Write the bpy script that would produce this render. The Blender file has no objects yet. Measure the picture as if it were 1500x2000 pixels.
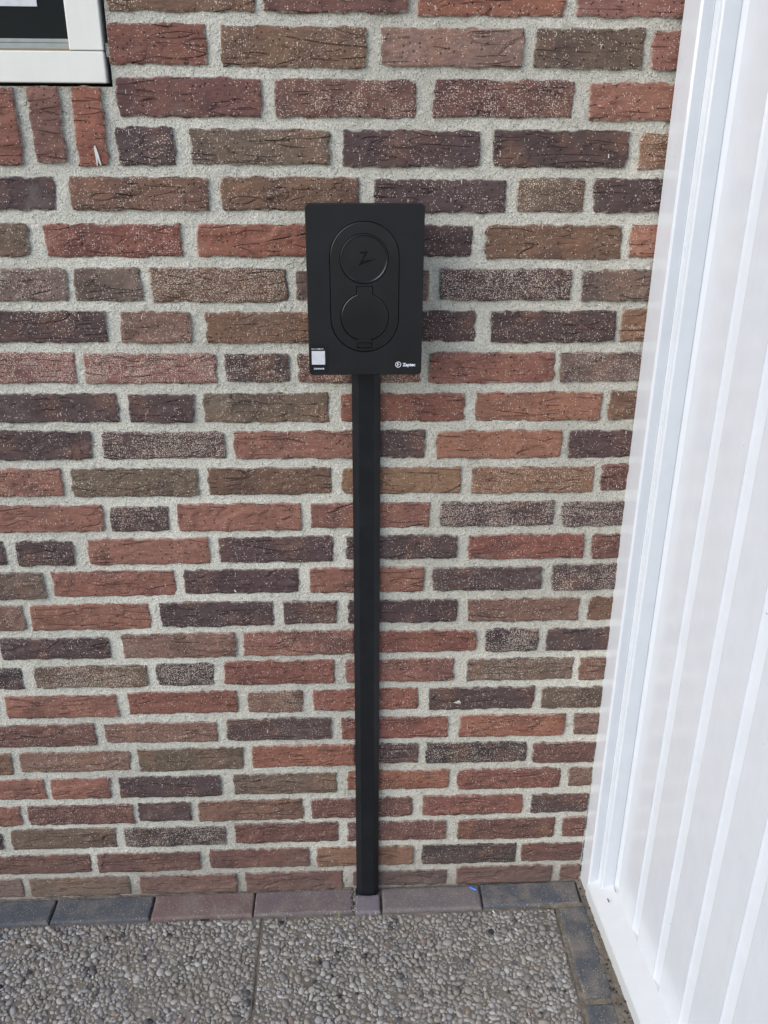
import bpy, math, random
import numpy as np
from mathutils import Matrix, Vector

# ------------------------------------------------------------------ camera, sky, sun, exposure
S = bpy.context.scene
COL = S.collection

def look_matrix(yaw, pitch, roll, loc):
    cy, sy, cp, sp, cr, sr = math.cos(yaw), math.sin(yaw), math.cos(pitch), math.sin(pitch), math.cos(roll), math.sin(roll)
    r = Vector((cy, sy, 0)); f = Vector((-sy*cp, cy*cp, -sp)); u = r.cross(f)
    r2 = cr*r + sr*u; u2 = -sr*r + cr*u
    m = Matrix((r2, u2, -f)).transposed().to_4x4(); m.translation = loc
    return m

cam_data = bpy.data.cameras.new('camera')
cam = bpy.data.objects.new('camera', cam_data); COL.objects.link(cam)
cam.matrix_world = look_matrix(-0.0431534, 0.4155277, 0.0062453, (0, -1.3291953, 1.4276279))
cam_data.sensor_fit = 'VERTICAL'; cam_data.sensor_height = 24.0
cam_data.lens = 1706.36/2000*24.0
cam_data.clip_start = 0.02; cam_data.clip_end = 500
S.camera = cam

SUN_EL, SUN_AZ = math.radians(34), math.radians(238)     # azimuth clockwise from +Y: behind the viewer, to the left
world = bpy.data.worlds.new('World'); S.world = world; world.use_nodes = True
wn = world.node_tree
sky = wn.nodes.new('ShaderNodeTexSky'); sky.sky_type = 'NISHITA'; sky.sun_disc = False
sky.sun_elevation = SUN_EL; sky.sun_rotation = SUN_AZ; sky.air_density = 1.0; sky.dust_density = 0.8; sky.ozone_density = 1.5
wn.links.new(sky.outputs[0], wn.nodes['Background'].inputs[0])
wn.nodes['Background'].inputs[1].default_value = 0.15
sd = bpy.data.lights.new('sun', 'SUN'); sd.energy = 1.25; sd.angle = math.radians(58); sd.color = (1.0, 0.975, 0.95)
sun = bpy.data.objects.new('sun', sd); COL.objects.link(sun)
sdir = Vector((math.sin(SUN_AZ)*math.cos(SUN_EL), math.cos(SUN_AZ)*math.cos(SUN_EL), math.sin(SUN_EL)))
sun.rotation_euler = sdir.to_track_quat('Z', 'Y').to_euler()
S.view_settings.view_transform = 'Standard'; S.view_settings.look = 'None'
S.view_settings.exposure = 0.80; S.view_settings.gamma = 1.0; S.view_settings.use_curve_mapping = False
S.render.engine = 'CYCLES'
S.cycles.max_bounces = 6; S.cycles.diffuse_bounces = 4

COURSES=[
 [(-3108,15644,-1182,16108,'b'),(-1069,15647,869,16114,'m'),(972,15626,2951,16102,'r2'),(3104,15632,4505,16099,'p')],
 [(-3148,15016,-1835,15517,'m2'),(-1660,14993,300,15498,'b'),(493,15017,2425,15494,'p2'),(2572,15013,4076,15506,'v'),(4185,15009,4624,15485,'r')],
 [(-3108,14378,-1145,14871,'m'),(-971,14384,976,14862,'m+'),(1210,14398,3170,14872,'m+'),(3389,14363,4630,14853,'r')],
 [(-3166,13752,-2369,14252,'d'),(-2158,13772,-212,14235,'v'),(-41,13747,1902,14233,'d'),(2092,13749,4016,14245,'d'),(4175,13727,4619,14206,'t+')],
 [(-6021,13149,-4105,13605,'d-'),(-3898,13152,-1948,13611,'b'),(-1782,13157,193,13619,'b'),(399,13134,2305,13592,'d'),(2468,13145,3438,13619,'v+'),(3573,13140,4618,13616,'d')],
 [(-6494,12514,-4559,12989,'v'),(-4342,12507,-2387,12977,'m2'),(-2159,12508,-274,12981,'r2'),(-110,12516,1845,12970,'d'),(2042,12480,4062,12974,'b'),(4190,12510,4635,12984,'o')],
 [(-6045,11875,-4123,12355,'g+'),(-4011,11874,-3034,12362,'g'),(-2892,11856,-887,12362,'b++'),(-758,11875,1243,12332,'g'),(1396,11879,3385,12346,'d++'),(3534,11861,4645,12331,'g')],
 [(-5566,11264,-3602,11739,'d'),(-3412,11251,-2343,11729,'b2'),(-2136,11245,-144,11717,'b'),(11,11261,1950,11728,'d'),(2187,11237,4120,11724,'d'),(4205,11249,4628,11752,'t')],
 [(-6176,10631,-4157,11117,'p++'),(-4027,10614,-2020,11094,'p++'),(-1887,10629,-904,11079,'d+'),(-770,10612,1133,11081,'m++'),(1261,10601,3228,11097,'r'),(3308,10608,4623,11090,'g+')],
 [(-5559,10004,-3581,10475,'d'),(-3423,9983,-2408,10457,'d'),(-2264,9980,-317,10464,'v'),(-124,9981,1840,10443,'m2'),(2019,9973,4033,10455,'o'),(4147,9980,4652,10464,'b')],
 [(-5983,9383,-4069,9871,'d'),(-3909,9383,-1971,9839,'d++'),(-1840,9363,131,9840,'r'),(287,9365,1236,9844,'d'),(1410,9341,3446,9823,'o'),(3546,9343,4649,9810,'d')],
 [(-6582,8749,-4624,9237,'r'),(-4484,8730,-2443,9229,'v'),(-2293,8741,-284,9217,'b'),(-125,8735,1835,9205,'t'),(2004,8720,4048,9193,'t+'),(4154,8751,4652,9233,'m')],
 [(-6092,8103,-4042,8591,'r-'),(-3925,8103,-2981,8556,'d+'),(-2828,8090,-805,8592,'r-'),(-651,8118,1345,8585,'r'),(1499,8119,3425,8579,'d++'),(3564,8097,4645,8560,'d++')],
 [(-6662,7499,-5743,7974,'d'),(-5559,7488,-4609,7955,'d'),(-4376,7491,-2354,7978,'r-'),(-2198,7497,-289,7978,'d'),(-64,7524,1824,7978,'d'),(2007,7502,3998,7969,'m2'),(4130,7491,4637,7960,'m')],
 [(-7035,6846,-5181,7368,'g'),(-5046,6880,-2990,7373,'r-'),(-2830,6903,-888,7369,'d'),(-703,6887,1272,7376,'r'),(1413,6892,3323,7354,'d'),(3490,6874,4616,7388,'d++')],
 [(-7587,6241,-5622,6729,'b2'),(-5514,6226,-3480,6736,'r-'),(-3298,6257,-1337,6749,'d'),(-1158,6278,-240,6741,'d'),(-43,6269,1865,6734,'d'),(2054,6260,4030,6728,'b2'),(4193,6255,4643,6725,'b')],
 [(-6140,5640,-4240,6082,'d'),(-4019,5627,-2033,6134,'b2'),(-1895,5636,69,6146,'r'),(251,5656,2239,6105,'m2'),(2394,5633,3365,6116,'k++'),(3494,5630,4658,6104,'d')],
 [(-7758,5020,-5845,5464,'k+'),(-5641,5021,-3650,5488,'v++'),(-3483,5026,-2464,5496,'k++'),(-2288,5021,-306,5525,'m2'),(-111,5028,1858,5512,'r'),(2090,5012,4037,5488,'v+'),(4150,4981,4662,5482,'b2')],
 [(-6249,4373,-4241,4867,'r'),(-4056,4422,-2072,4905,'m2'),(-1895,4403,-888,4878,'b2+'),(-709,4408,1228,4885,'m2'),(1417,4379,3368,4870,'d'),(3510,4372,4673,4843,'v')],
 [(-6732,3734,-4716,4243,'m'),(-4550,3772,-2491,4226,'b2'),(-2316,3773,-385,4275,'d'),(-193,3763,1800,4245,'m2'),(2010,3753,4008,4248,'r2'),(4171,3763,4679,4237,'b2')],
 [(-8336,3090,-6335,3590,'b'),(-6193,3138,-4158,3603,'b2'),(-4010,3112,-2056,3628,'v'),(-1888,3137,49,3643,'r2'),(234,3175,1255,3634,'d'),(1400,3141,3324,3627,'k+'),(3442,3093,4692,3582,'m')],
 [(-7662,2493,-5822,2984,'r-'),(-5714,2484,-4604,2977,'r-'),(-4434,2482,-2512,2989,'d'),(-2274,2503,-310,2988,'v'),(-103,2538,1854,2999,'r2'),(2022,2486,4022,2988,'m2'),(4189,2506,4683,2972,'b2')],
 [(-8312,1857,-6373,2338,'r-'),(-6251,1852,-4231,2334,'m'),(-4144,1889,-3126,2347,'d-'),(-2995,1848,-969,2360,'b2'),(-808,1856,1163,2344,'m'),(1362,1864,3335,2354,'m2'),(3504,1873,4689,2327,'d')],
 [(-8733,1253,-6828,1670,'k'),(-6659,1238,-4634,1760,'v'),(-4478,1242,-2498,1728,'k++'),(-2322,1260,-290,1774,'m'),(-117,1252,1858,1742,'m'),(2071,1218,4029,1737,'m'),(4180,1238,4699,1732,'m')],
 [(-7183,608,-5212,1091,'m-'),(-5074,601,-3060,1087,'m-'),(-2860,617,-885,1118,'m-'),(-730,595,1217,1099,'t-'),(1381,588,3298,1095,'k'),(3400,582,4704,1077,'m-')],
 [(-8588,14,-6637,497,'g-'),(-6500,-10,-4504,488,'v-'),(-4313,-10,-2365,477,'m-'),(-2196,-21,-216,482,'m-'),(-27,39,1902,432,'d-'),(2099,14,4070,493,'m-'),(4225,61,4737,471,'m-')]]

rng = np.random.default_rng(11)
rnd = random.Random(5)

def srgb(r, g, b):
    f = lambda c: (c/255)/12.92 if c/255 <= 0.04045 else ((c/255+0.055)/1.055)**2.4
    return (f(r), f(g), f(b))

# ------------------------------------------------------------------ numeric noise
def _hash(ix, iy, seed):
    n = (ix.astype(np.int64)*374761393 + iy.astype(np.int64)*668265263 + seed*1274126177) & 0x7fffffff
    n = ((n ^ (n >> 13))*1274126177) & 0x7fffffff
    return ((n ^ (n >> 16)) & 0xffff)/65535.0
def vnoise(x, y, seed=0):
    x = np.asarray(x, float); y = np.asarray(y, float)
    ix, iy = np.floor(x), np.floor(y); fx, fy = x-ix, y-iy
    fx = fx*fx*(3-2*fx); fy = fy*fy*(3-2*fy)
    a = _hash(ix, iy, seed); b = _hash(ix+1, iy, seed); c = _hash(ix, iy+1, seed); d = _hash(ix+1, iy+1, seed)
    return (a*(1-fx)+b*fx)*(1-fy) + (c*(1-fx)+d*fx)*fy - 0.5
def fbm(x, y, seed=0, o=3):
    s = 0; a = 1.0
    for i in range(o):
        s = s + a*vnoise(x*2**i, y*2**i, seed+i*17); a *= 0.5
    return s

# ------------------------------------------------------------------ mesh helpers
def mesh_from(name, V, F, smooth=False, mat=None):
    me = bpy.data.meshes.new(name)
    me.from_pydata([tuple(v) for v in V], [], [tuple(f) for f in F])
    if smooth: me.polygons.foreach_set('use_smooth', [True]*len(me.polygons))
    me.update()
    if mat: me.materials.append(mat)
    return me
def fast_mesh(name, V, Q, mat=None, smooth=True):
    """V (n,3), Q (m,k) constant polygon size"""
    V = np.asarray(V, np.float32); Q = np.asarray(Q, np.int32); k = Q.shape[1]
    me = bpy.data.meshes.new(name)
    me.vertices.add(len(V)); me.vertices.foreach_set('co', V.ravel())
    me.loops.add(Q.size); me.loops.foreach_set('vertex_index', Q.ravel())
    me.polygons.add(len(Q)); me.polygons.foreach_set('loop_start', np.arange(0, Q.size, k, dtype=np.int32))
    me.polygons.foreach_set('loop_total', np.full(len(Q), k, np.int32))
    me.polygons.foreach_set('use_smooth', np.full(len(Q), smooth, bool))
    me.update(calc_edges=True); me.validate()
    if mat: me.materials.append(mat)
    return me
def link(name, me, parent=None, loc=None, **props):
    o = bpy.data.objects.new(name, me); COL.objects.link(o)
    if parent: o.parent = parent
    if loc is not None: o.location = loc
    for k, v in props.items(): o[k] = v
    return o
def empty(name, loc=(0, 0, 0), **props):
    return link(name, None, None, loc, **props)

class MB:
    def __init__(s): s.V = []; s.F = []
    def add(s, V, F):
        n = len(s.V); s.V += [tuple(v) for v in V]; s.F += [tuple(i+n for i in f) for f in F]
    def box(s, x0, y0, z0, x1, y1, z1):
        V = [(x0,y0,z0),(x1,y0,z0),(x1,y1,z0),(x0,y1,z0),(x0,y0,z1),(x1,y0,z1),(x1,y1,z1),(x0,y1,z1)]
        s.add(V, [(0,3,2,1),(4,5,6,7),(0,1,5,4),(1,2,6,5),(2,3,7,6),(3,0,4,7)])
    def prism(s, poly, y0, y1):
        """poly in (x,z); extruded along y"""
        n = len(poly)
        V = [(x, y0, z) for x, z in poly] + [(x, y1, z) for x, z in poly]
        F = [tuple(range(n)), tuple(range(2*n-1, n-1, -1))] + [(i, i+n, (i+1) % n+n, (i+1) % n) for i in range(n)]
        s.add(V, F)
    def obj(s, name, mat, parent=None, bevel=0, seg=2, smooth=False, loc=None, **props):
        me = mesh_from(name, s.V, s.F, smooth, mat)
        import bmesh
        bm = bmesh.new(); bm.from_mesh(me)
        bmesh.ops.recalc_face_normals(bm, faces=bm.faces)
        if bevel:
            es = [e for e in bm.edges if len(e.link_faces) == 2 and e.calc_face_angle(0) > 0.35]
            bmesh.ops.bevel(bm, geom=es, offset=bevel, segments=seg, affect='EDGES', profile=0.5)
            for f in bm.faces: f.smooth = False
        bm.to_mesh(me); bm.free()
        return link(name, me, parent, loc, **props)

# ------------------------------------------------------------------ node helpers
class NT:
    def __init__(s, name):
        s.m = bpy.data.materials.new(name); s.m.use_nodes = True; s.t = s.m.node_tree
        s.b = s.t.nodes['Principled BSDF']
    def n(s, kind, **kw):
        n = s.t.nodes.new('ShaderNode'+kind)
        for k, v in kw.items(): setattr(n, k, v)
        return n
    def put(s, sock, v):
        if isinstance(v, bpy.types.NodeSocket): s.t.links.new(v, sock)
        elif isinstance(v, (tuple, list)) and len(v) == 3 and sock.type == 'RGBA': sock.default_value = (*v, 1)
        else: sock.default_value = v
    def math(s, op, a, b=None, clamp=False):
        n = s.n('Math', operation=op, use_clamp=clamp); s.put(n.inputs[0], a)
        if b is not None: s.put(n.inputs[1], b)
        return n.outputs[0]
    def mix(s, f, a, b, mode='MIX'):
        n = s.n('Mix', data_type='RGBA', blend_type=mode); s.put(n.inputs[0], f); s.put(n.inputs[6], a); s.put(n.inputs[7], b)
        return n.outputs[2]
    def ramp(s, v, lo, hi, a=0.0, b=1.0):
        n = s.n('MapRange', clamp=True); s.put(n.inputs[0], v)
        for i, q in enumerate((lo, hi, a, b)): s.put(n.inputs[i+1], q)
        return n.outputs[0]
    def noise(s, vec, scale, detail=2.0, rough=0.5, dim='3D', distortion=0.0):
        n = s.n('TexNoise', noise_dimensions=dim); s.put(n.inputs['Vector'], vec)
        n.inputs['Scale'].default_value = scale; n.inputs['Detail'].default_value = detail
        n.inputs['Roughness'].default_value = rough; n.inputs['Distortion'].default_value = distortion
        return n.outputs[0]
    def vor(s, vec, scale, dim='3D', feature='F1', rand=1.0):
        n = s.n('TexVoronoi', voronoi_dimensions=dim, feature=feature); s.put(n.inputs['Vector'], vec)
        n.inputs['Scale'].default_value = scale; n.inputs['Randomness'].default_value = rand
        return n.outputs['Distance'], n.outputs['Color']
    def map(s, vec, loc=(0,0,0), rot=(0,0,0), sc=(1,1,1)):
        n = s.n('Mapping'); s.put(n.inputs[0], vec)
        for i, q in enumerate((loc, rot, sc)): s.put(n.inputs[i+1], q)
        return n.outputs[0]
    def bump(s, h, strength, dist, prev=None):
        n = s.n('Bump'); n.inputs['Strength'].default_value = strength; n.inputs['Distance'].default_value = dist
        s.put(n.inputs['Height'], h)
        if prev is not None: s.put(n.inputs['Normal'], prev)
        return n.outputs[0]
    def out(s, color=None, rough=None, normal=None, **kw):
        if color is not None: s.put(s.b.inputs['Base Color'], color)
        if rough is not None: s.put(s.b.inputs['Roughness'], rough)
        if normal is not None: s.put(s.b.inputs['Normal'], normal)
        for k, v in kw.items(): s.put(s.b.inputs[k.replace('_', ' ')], v)
        return s.m

# ------------------------------------------------------------------ materials
def speckle_field(N, xz, density, scale, r0, r1):
    d, c = N.vor(xz, scale, '2D')
    sep = N.n('SeparateColor'); N.put(sep.inputs[0], c)
    r = N.ramp(sep.outputs[1], 0, 1, r0, r1)
    dot = N.math('LESS_THAN', d, r)
    on = N.math('LESS_THAN', sep.outputs[0], density)
    return N.math('MULTIPLY', dot, on)

def xz_of(N, vec):
    s = N.n('SeparateXYZ'); N.put(s.inputs[0], vec)
    c = N.n('CombineXYZ'); N.put(c.inputs[0], s.outputs[0]); N.put(c.inputs[1], s.outputs[2])
    return c.outputs[0]

MORTAR = srgb(178, 175, 162)
def brick_material(name, per_object=True):
    N = NT(name)
    tc = N.n('TexCoord'); oi = N.n('ObjectInfo'); geo = N.n('NewGeometry')
    if per_object:
        base, dens, seed = oi.outputs['Color'], oi.outputs['Alpha'], oi.outputs['Random']
    else:
        seed = geo.outputs['Random Per Island']
        cr = N.n('ValToRGB'); N.put(cr.inputs[0], seed); cr.color_ramp.interpolation = 'CONSTANT'
        cols = [(90,68,68),(136,80,68),(112,84,72),(110,66,64),(84,62,66),(98,82,70),(148,90,72),(124,86,74)]
        e = cr.color_ramp.elements
        while len(e) < len(cols): e.new(0.5)
        for i, c in enumerate(cols): e[i].position = i/len(cols); e[i].color = (*srgb(*c), 1)
        base, dens = cr.outputs[0], 0.35
    off = N.n('CombineXYZ'); sd = N.math('MULTIPLY', seed, 37.0)
    for i in range(3): N.put(off.inputs[i], sd)
    va = N.n('VectorMath', operation='ADD'); N.put(va.inputs[0], tc.outputs['Object']); N.put(va.inputs[1], off.outputs[0])
    P = va.outputs[0]; xz = xz_of(N, P)
    # body colour: firing variation, clay streaks, fine grain
    big = N.noise(P, 14, 2.0, 0.5)
    col = N.mix(N.ramp(big, 0.50, 0.68, 0.0, 0.55), base, N.mix(0.75, base, srgb(60, 46, 48)))
    big2 = N.noise(N.map(P, loc=(4.1, 2.2, 9.0)), 18, 2.0, 0.5)
    col = N.mix(N.ramp(big2, 0.52, 0.72, 0.0, 0.5), col, N.mix(0.5, base, srgb(160, 112, 84)))
    streak = N.noise(N.map(P, sc=(1, 1, 5)), 60, 3.0, 0.6)
    col = N.mix(N.ramp(streak, 0.35, 0.7, 0.0, 0.35), col, srgb(64, 48, 46))
    grain = N.noise(P, 700, 2.0, 0.7)
    col = N.mix(1.0, col, N.mix(1.0, (1, 1, 1), (1, 1, 1)), 'MULTIPLY')
    hsv = N.n('HueSaturation'); N.put(hsv.inputs['Color'], col); N.put(hsv.inputs['Value'], N.ramp(grain, 0.25, 0.75, 0.72, 1.3)); col = hsv.outputs[0]
    # creases of the hand-moulded face
    rotv = N.n('CombineXYZ'); N.put(rotv.inputs[1], N.math('MULTIPLY', N.math('SUBTRACT', N.math('FRACT', N.math('MULTIPLY', seed, 7.3)), 0.35), 1.0))
    mp = N.n('Mapping'); N.put(mp.inputs[0], P); N.put(mp.inputs[2], rotv.outputs[0]); mp.inputs[3].default_value = (6, 6, 36)
    cn = N.noise(mp.outputs[0], 1.0, 1.0, 0.35, distortion=0.12)
    ridge = N.math('ABSOLUTE', N.math('SUBTRACT', cn, 0.5))
    m1 = N.ramp(N.noise(P, 30, 1.0), 0.48, 0.58)
    crease = N.math('MULTIPLY', N.ramp(ridge, 0.0, 0.022, 1.0, 0.0), m1)
    mp2 = N.n('Mapping'); N.put(mp2.inputs[0], P); N.put(mp2.inputs[2], rotv.outputs[0]); mp2.inputs[1].default_value = (3, 8, 5); mp2.inputs[3].default_value = (11, 11, 66)
    cn2 = N.noise(mp2.outputs[0], 1.0, 1.0, 0.35, distortion=0.1)
    r2 = N.math('ABSOLUTE', N.math('SUBTRACT', cn2, 0.52))
    m2 = N.ramp(N.noise(N.map(P, loc=(7, 1, 3)), 26, 1.0), 0.49, 0.57)
    crease2 = N.math('MULTIPLY', N.ramp(r2, 0.0, 0.03, 1.0, 0.0), m2)
    fold = N.ramp(cn, 0.48, 0.52)
    lump = N.noise(N.map(P, sc=(1, 1, 2)), 70, 3.0, 0.55)
    # pits
    pd, pc = N.vor(xz, 170, '2D'); ps = N.n('SeparateColor'); N.put(ps.inputs[0], pc)
    pit = N.math('MULTIPLY', N.math('LESS_THAN', pd, 0.22), N.math('LESS_THAN', ps.outputs[2], 0.12))
    h = N.math('ADD', N.math('MULTIPLY', lump, 0.6), N.math('MULTIPLY', fold, N.math('MULTIPLY', m1, 0.45)))
    h = N.math('SUBTRACT', h, N.math('MULTIPLY', crease, 0.8)); h = N.math('SUBTRACT', h, N.math('MULTIPLY', crease2, 0.5))
    h = N.math('SUBTRACT', h, N.math('MULTIPLY', pit, 0.5)); h = N.math('ADD', h, N.math('MULTIPLY', grain, 0.22))
    col = N.mix(N.math('MULTIPLY', N.math('MAXIMUM', crease, N.math('MULTIPLY', crease2, 0.7)), 0.28), col, srgb(44, 32, 32))  # shade inside the creases painted in as a darker colour
    col = N.mix(N.math('MULTIPLY', pit, 0.75), col, srgb(28, 22, 22))
    # white speckles of lime, clustered; a little grey mortar rubbed on the rim
    clus = N.ramp(N.noise(P, 30, 2.0, 0.6), 0.35, 0.68, 0.25, 1.8)
    dn = N.math('MULTIPLY', N.math('MULTIPLY', dens, 0.85), clus)
    s1 = speckle_field(N, xz, dn, 330, 0.05, 0.29)
    s2 = speckle_field(N, N.map(xz, loc=(3.3, 1.7, 0)), N.math('MULTIPLY', dn, 0.9), 480, 0.08, 0.36)
    s3 = speckle_field(N, N.map(xz, loc=(9.3, 5.7, 0)), N.math('MULTIPLY', dn, 0.10), 130, 0.05, 0.16)
    s4 = speckle_field(N, N.map(xz, loc=(2.3, 7.7, 0), sc=(1, 0.22, 1)), N.math('MULTIPLY', dens, 0.2), 210, 0.04, 0.15)
    sp = N.math('MAXIMUM', N.math('MAXIMUM', s1, s2), N.math('MAXIMUM', s3, s4))
    spc = N.mix(N.noise(P, 900), srgb(160, 134, 118), srgb(232, 218, 200))
    col = N.mix(N.math('MULTIPLY', sp, 0.9), col, spc)
    at = N.n('Attribute', attribute_name='rim')
    rn = N.noise(P, 110, 3.0, 0.65)
    rim = N.ramp(N.math('ADD', at.outputs['Fac'], N.math('MULTIPLY', N.math('SUBTRACT', rn, 0.5), 1.5)), 0.80, 1.05, 0.0, 0.75)
    col = N.mix(rim, col, N.mix(0.3, MORTAR, base))
    gp = N.n('NewGeometry'); gs = N.n('SeparateXYZ'); N.put(gs.inputs[0], gp.outputs['Position'])
    splash = N.ramp(N.math('ADD', gs.outputs[2], N.math('MULTIPLY', N.math('SUBTRACT', N.noise(P, 16, 4.0, 0.65), 0.5), 0.22)), -0.02, 0.13, 0.5, 0.0)
    col = N.mix(splash, col, srgb(122, 104, 94))
    veil = N.ramp(N.noise(N.map(P, loc=(1, 5, 2)), 9, 3.0, 0.6), 0.62, 0.80, 0.0, 0.35)
    col = N.mix(veil, col, N.mix(0.5, MORTAR, base))
    return N.out(col, 0.82, N.bump(h, 1.0, 0.0034), Specular_IOR_Level=0.3)
M_BRICK = brick_material('fired clay brick')
M_BRICK_FAR = brick_material('fired clay brick courses', False)

def mortar_material():
    N = NT('sandy mortar'); P = N.n('TexCoord').outputs['Object']
    big = N.noise(P, 5, 3.0, 0.6)
    col = N.mix(N.ramp(big, 0.3, 0.7), srgb(204, 199, 184), srgb(224, 218, 202))
    g = N.noise(P, 520, 3.0, 0.75)
    hsv = N.n('HueSaturation'); N.put(hsv.inputs['Color'], col); N.put(hsv.inputs['Value'], N.ramp(g, 0.30, 0.70, 0.52, 1.30)); col = hsv.outputs[0]
    xz = xz_of(N, P)
    dk = speckle_field(N, xz, 0.14, 420, 0.15, 0.42)
    col = N.mix(N.math('MULTIPLY', dk, 0.7), col, srgb(84, 80, 72))
    st = N.ramp(N.noise(N.map(P, loc=(3, 1, 8)), 26, 3.0, 0.6), 0.60, 0.72, 0.0, 0.35)
    col = N.mix(st, col, srgb(132, 126, 114))
    sz = N.n('SeparateXYZ'); N.put(sz.inputs[0], P)
    low = N.ramp(N.math('ADD', sz.outputs[2], N.math('MULTIPLY', N.math('SUBTRACT', N.noise(P, 12, 4.0, 0.65), 0.5), 0.16)), -0.03, 0.10, 0.65, 0.0)
    col = N.mix(low, col, srgb(128, 112, 100))
    tone = N.ramp(N.noise(N.map(P, loc=(2, 9, 4)), 2.2, 2.0), 0.35, 0.65, 0.88, 1.06)
    h2 = N.n('HueSaturation'); N.put(h2.inputs['Color'], col); N.put(h2.inputs['Value'], tone); col = h2.outputs[0]
    crumb = N.ramp(N.noise(N.map(P, loc=(5, 2, 1)), 75, 2.0, 0.6), 0.56, 0.70)
    h = N.math('ADD', N.math('MULTIPLY', g, 0.8), N.noise(P, 190, 3.0, 0.65)); h = N.math('ADD', h, N.math('MULTIPLY', crumb, 0.6))
    return N.out(col, 0.95, N.bump(h, 1.0, 0.0026), Specular_IOR_Level=0.15)
M_MORTAR = mortar_material()

def paint_material(name, c, rough, spots=False):
    N = NT(name); P = N.n('TexCoord').outputs['Object']
    n1 = N.noise(N.map(P, sc=(1, 1, 0.06)), 60, 3.0, 0.6)
    n2 = N.noise(P, 24, 3.0, 0.55); n3 = N.noise(P, 350, 2.0)
    col = N.mix(N.ramp(n2, 0.35, 0.7), c, tuple(q*0.955 for q in c))
    if spots:
        s = N.n('SeparateXYZ'); N.put(s.inputs[0], P); cc = N.n('CombineXYZ'); N.put(cc.inputs[0], N.math('ADD', s.outputs[1], s.outputs[0])); N.put(cc.inputs[1], s.outputs[2])
        sp = speckle_field(N, cc.outputs[0], 0.035, 38, 0.015, 0.035)
        col = N.mix(N.math('MULTIPLY', sp, 0.6), col, srgb(90, 92, 96))
    h = N.math('ADD', N.math('MULTIPLY', n1, 0.9), N.math('ADD', n2, N.math('MULTIPLY', n3, 0.05)))
    return N.out(col, N.ramp(n2, 0.3, 0.7, rough*0.85, rough*1.2), N.bump(h, 0.35, 0.0012), Coat_Weight=0.25, Coat_Roughness=0.08)
M_DOOR = paint_material('glossy white door paint', (0.65, 0.67, 0.695), 0.2, True)  # white, with the cool cast of sky light mixed into the colour
M_SILL = paint_material('weathered cream sill paint', (0.60, 0.61, 0.60), 0.42, True)
M_FRAME = paint_material('cream window paint', (0.70, 0.675, 0.60), 0.4)

def black_material(name, v, rough, grain=0.1, tint=(1, 1, 1.06)):
    N = NT(name); P = N.n('TexCoord').outputs['Object']
    g = N.noise(P, 1500, 2.0); d = N.noise(P, 30, 4.0, 0.6)
    col = N.mix(N.ramp(d, 0.4, 0.75), tuple(v*t for t in tint), tuple(v*1.35*t for t in tint))
    return N.out(col, N.ramp(d, 0.3, 0.7, rough*0.92, rough*1.1), N.bump(g, grain, 0.0004), Specular_IOR_Level=0.28 if name.startswith('satin') else 0.55 if name.startswith('fine') else 0.33)
M_COVER = black_material('textured black plastic', 0.0065, 0.52, 0.25)
M_INSERT = black_material('fine black plastic', 0.005, 0.30, 0.1)
M_GLYPH = black_material('gloss black inlay', 0.003, 0.25, 0.0)
M_GROOVE = black_material('black recess', 0.003, 0.6, 0.0)
M_DUCT = black_material('satin black aluminium', 0.011, 0.36, 0.06, (0.9, 1, 1.15))
def plain(name, c, rough=0.6, **kw):
    N = NT(name); P = N.n('TexCoord').outputs['Object']; n = N.noise(P, 120, 3.0)
    return N.out(N.mix(N.ramp(n, 0.35, 0.7), c, tuple(q*0.88 for q in c)), rough, **kw)
M_PRINT = plain('white print', (0.78, 0.80, 0.82), 0.5)
M_LABEL = plain('black label film', (0.004, 0.004, 0.005), 0.35)
M_PAPER = plain('white paper', (0.60, 0.59, 0.60), 0.8)
M_ALU = plain('weathered grey glazing strip', srgb(150, 152, 146), 0.55)
M_WOOD = plain('bare ochre wood', srgb(150, 125, 84), 0.8)
M_PANE = plain('dark window pane', (0.006, 0.0065, 0.007), 0.06, Specular_IOR_Level=0.1)
M_DARK = plain('dark cavity', (0.012, 0.011, 0.010), 0.95)
M_BLUE = plain('blue plastic', srgb(40, 120, 215), 0.35)
M_GREEN = plain('green blade', srgb(140, 170, 60), 0.6)
M_TWIG = plain('dark twig', srgb(38, 34, 30), 0.9)
M_WHITE = plain('white paint fleck', (0.75, 0.74, 0.72), 0.7)
M_DRIP = plain('white paint drip', (0.62, 0.60, 0.56), 0.55)

def paver_material():
    N = NT('worn clay paver'); oi = N.n('ObjectInfo'); tc = N.n('TexCoord')
    off = N.n('CombineXYZ')
    for i in range(3): N.put(off.inputs[i], N.math('MULTIPLY', oi.outputs['Random'], 21.0))
    va = N.n('VectorMath', operation='ADD'); N.put(va.inputs[0], tc.outputs['Object']); N.put(va.inputs[1], off.outputs[0]); P = va.outputs[0]
    g = N.noise(P, 420, 3.0, 0.7); b = N.noise(P, 22, 3.0, 0.6)
    hsv = N.n('HueSaturation'); N.put(hsv.inputs['Color'], oi.outputs['Color']); N.put(hsv.inputs['Value'], N.ramp(g, 0.25, 0.75, 0.7, 1.3)); col = hsv.outputs[0]
    dens = oi.outputs['Alpha']
    dust = N.math('MULTIPLY', N.ramp(N.math('ADD', b, N.math('MULTIPLY', N.math('SUBTRACT', g, 0.5), 0.5)), 0.42, 0.66), dens)
    col = N.mix(dust, col, srgb(128, 118, 106))
    sp = speckle_field(N, P, 0.10, 420, 0.1, 0.35)
    col = N.mix(N.math('MULTIPLY', sp, 0.7), col, srgb(190, 184, 176))
    h = N.math('ADD', N.math('MULTIPLY', g, 0.6), N.noise(P, 90, 3.0, 0.6))
    return N.out(col, 0.85, N.bump(h, 0.55, 0.0016), Specular_IOR_Level=0.3)
M_PAVER = paver_material()

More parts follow.
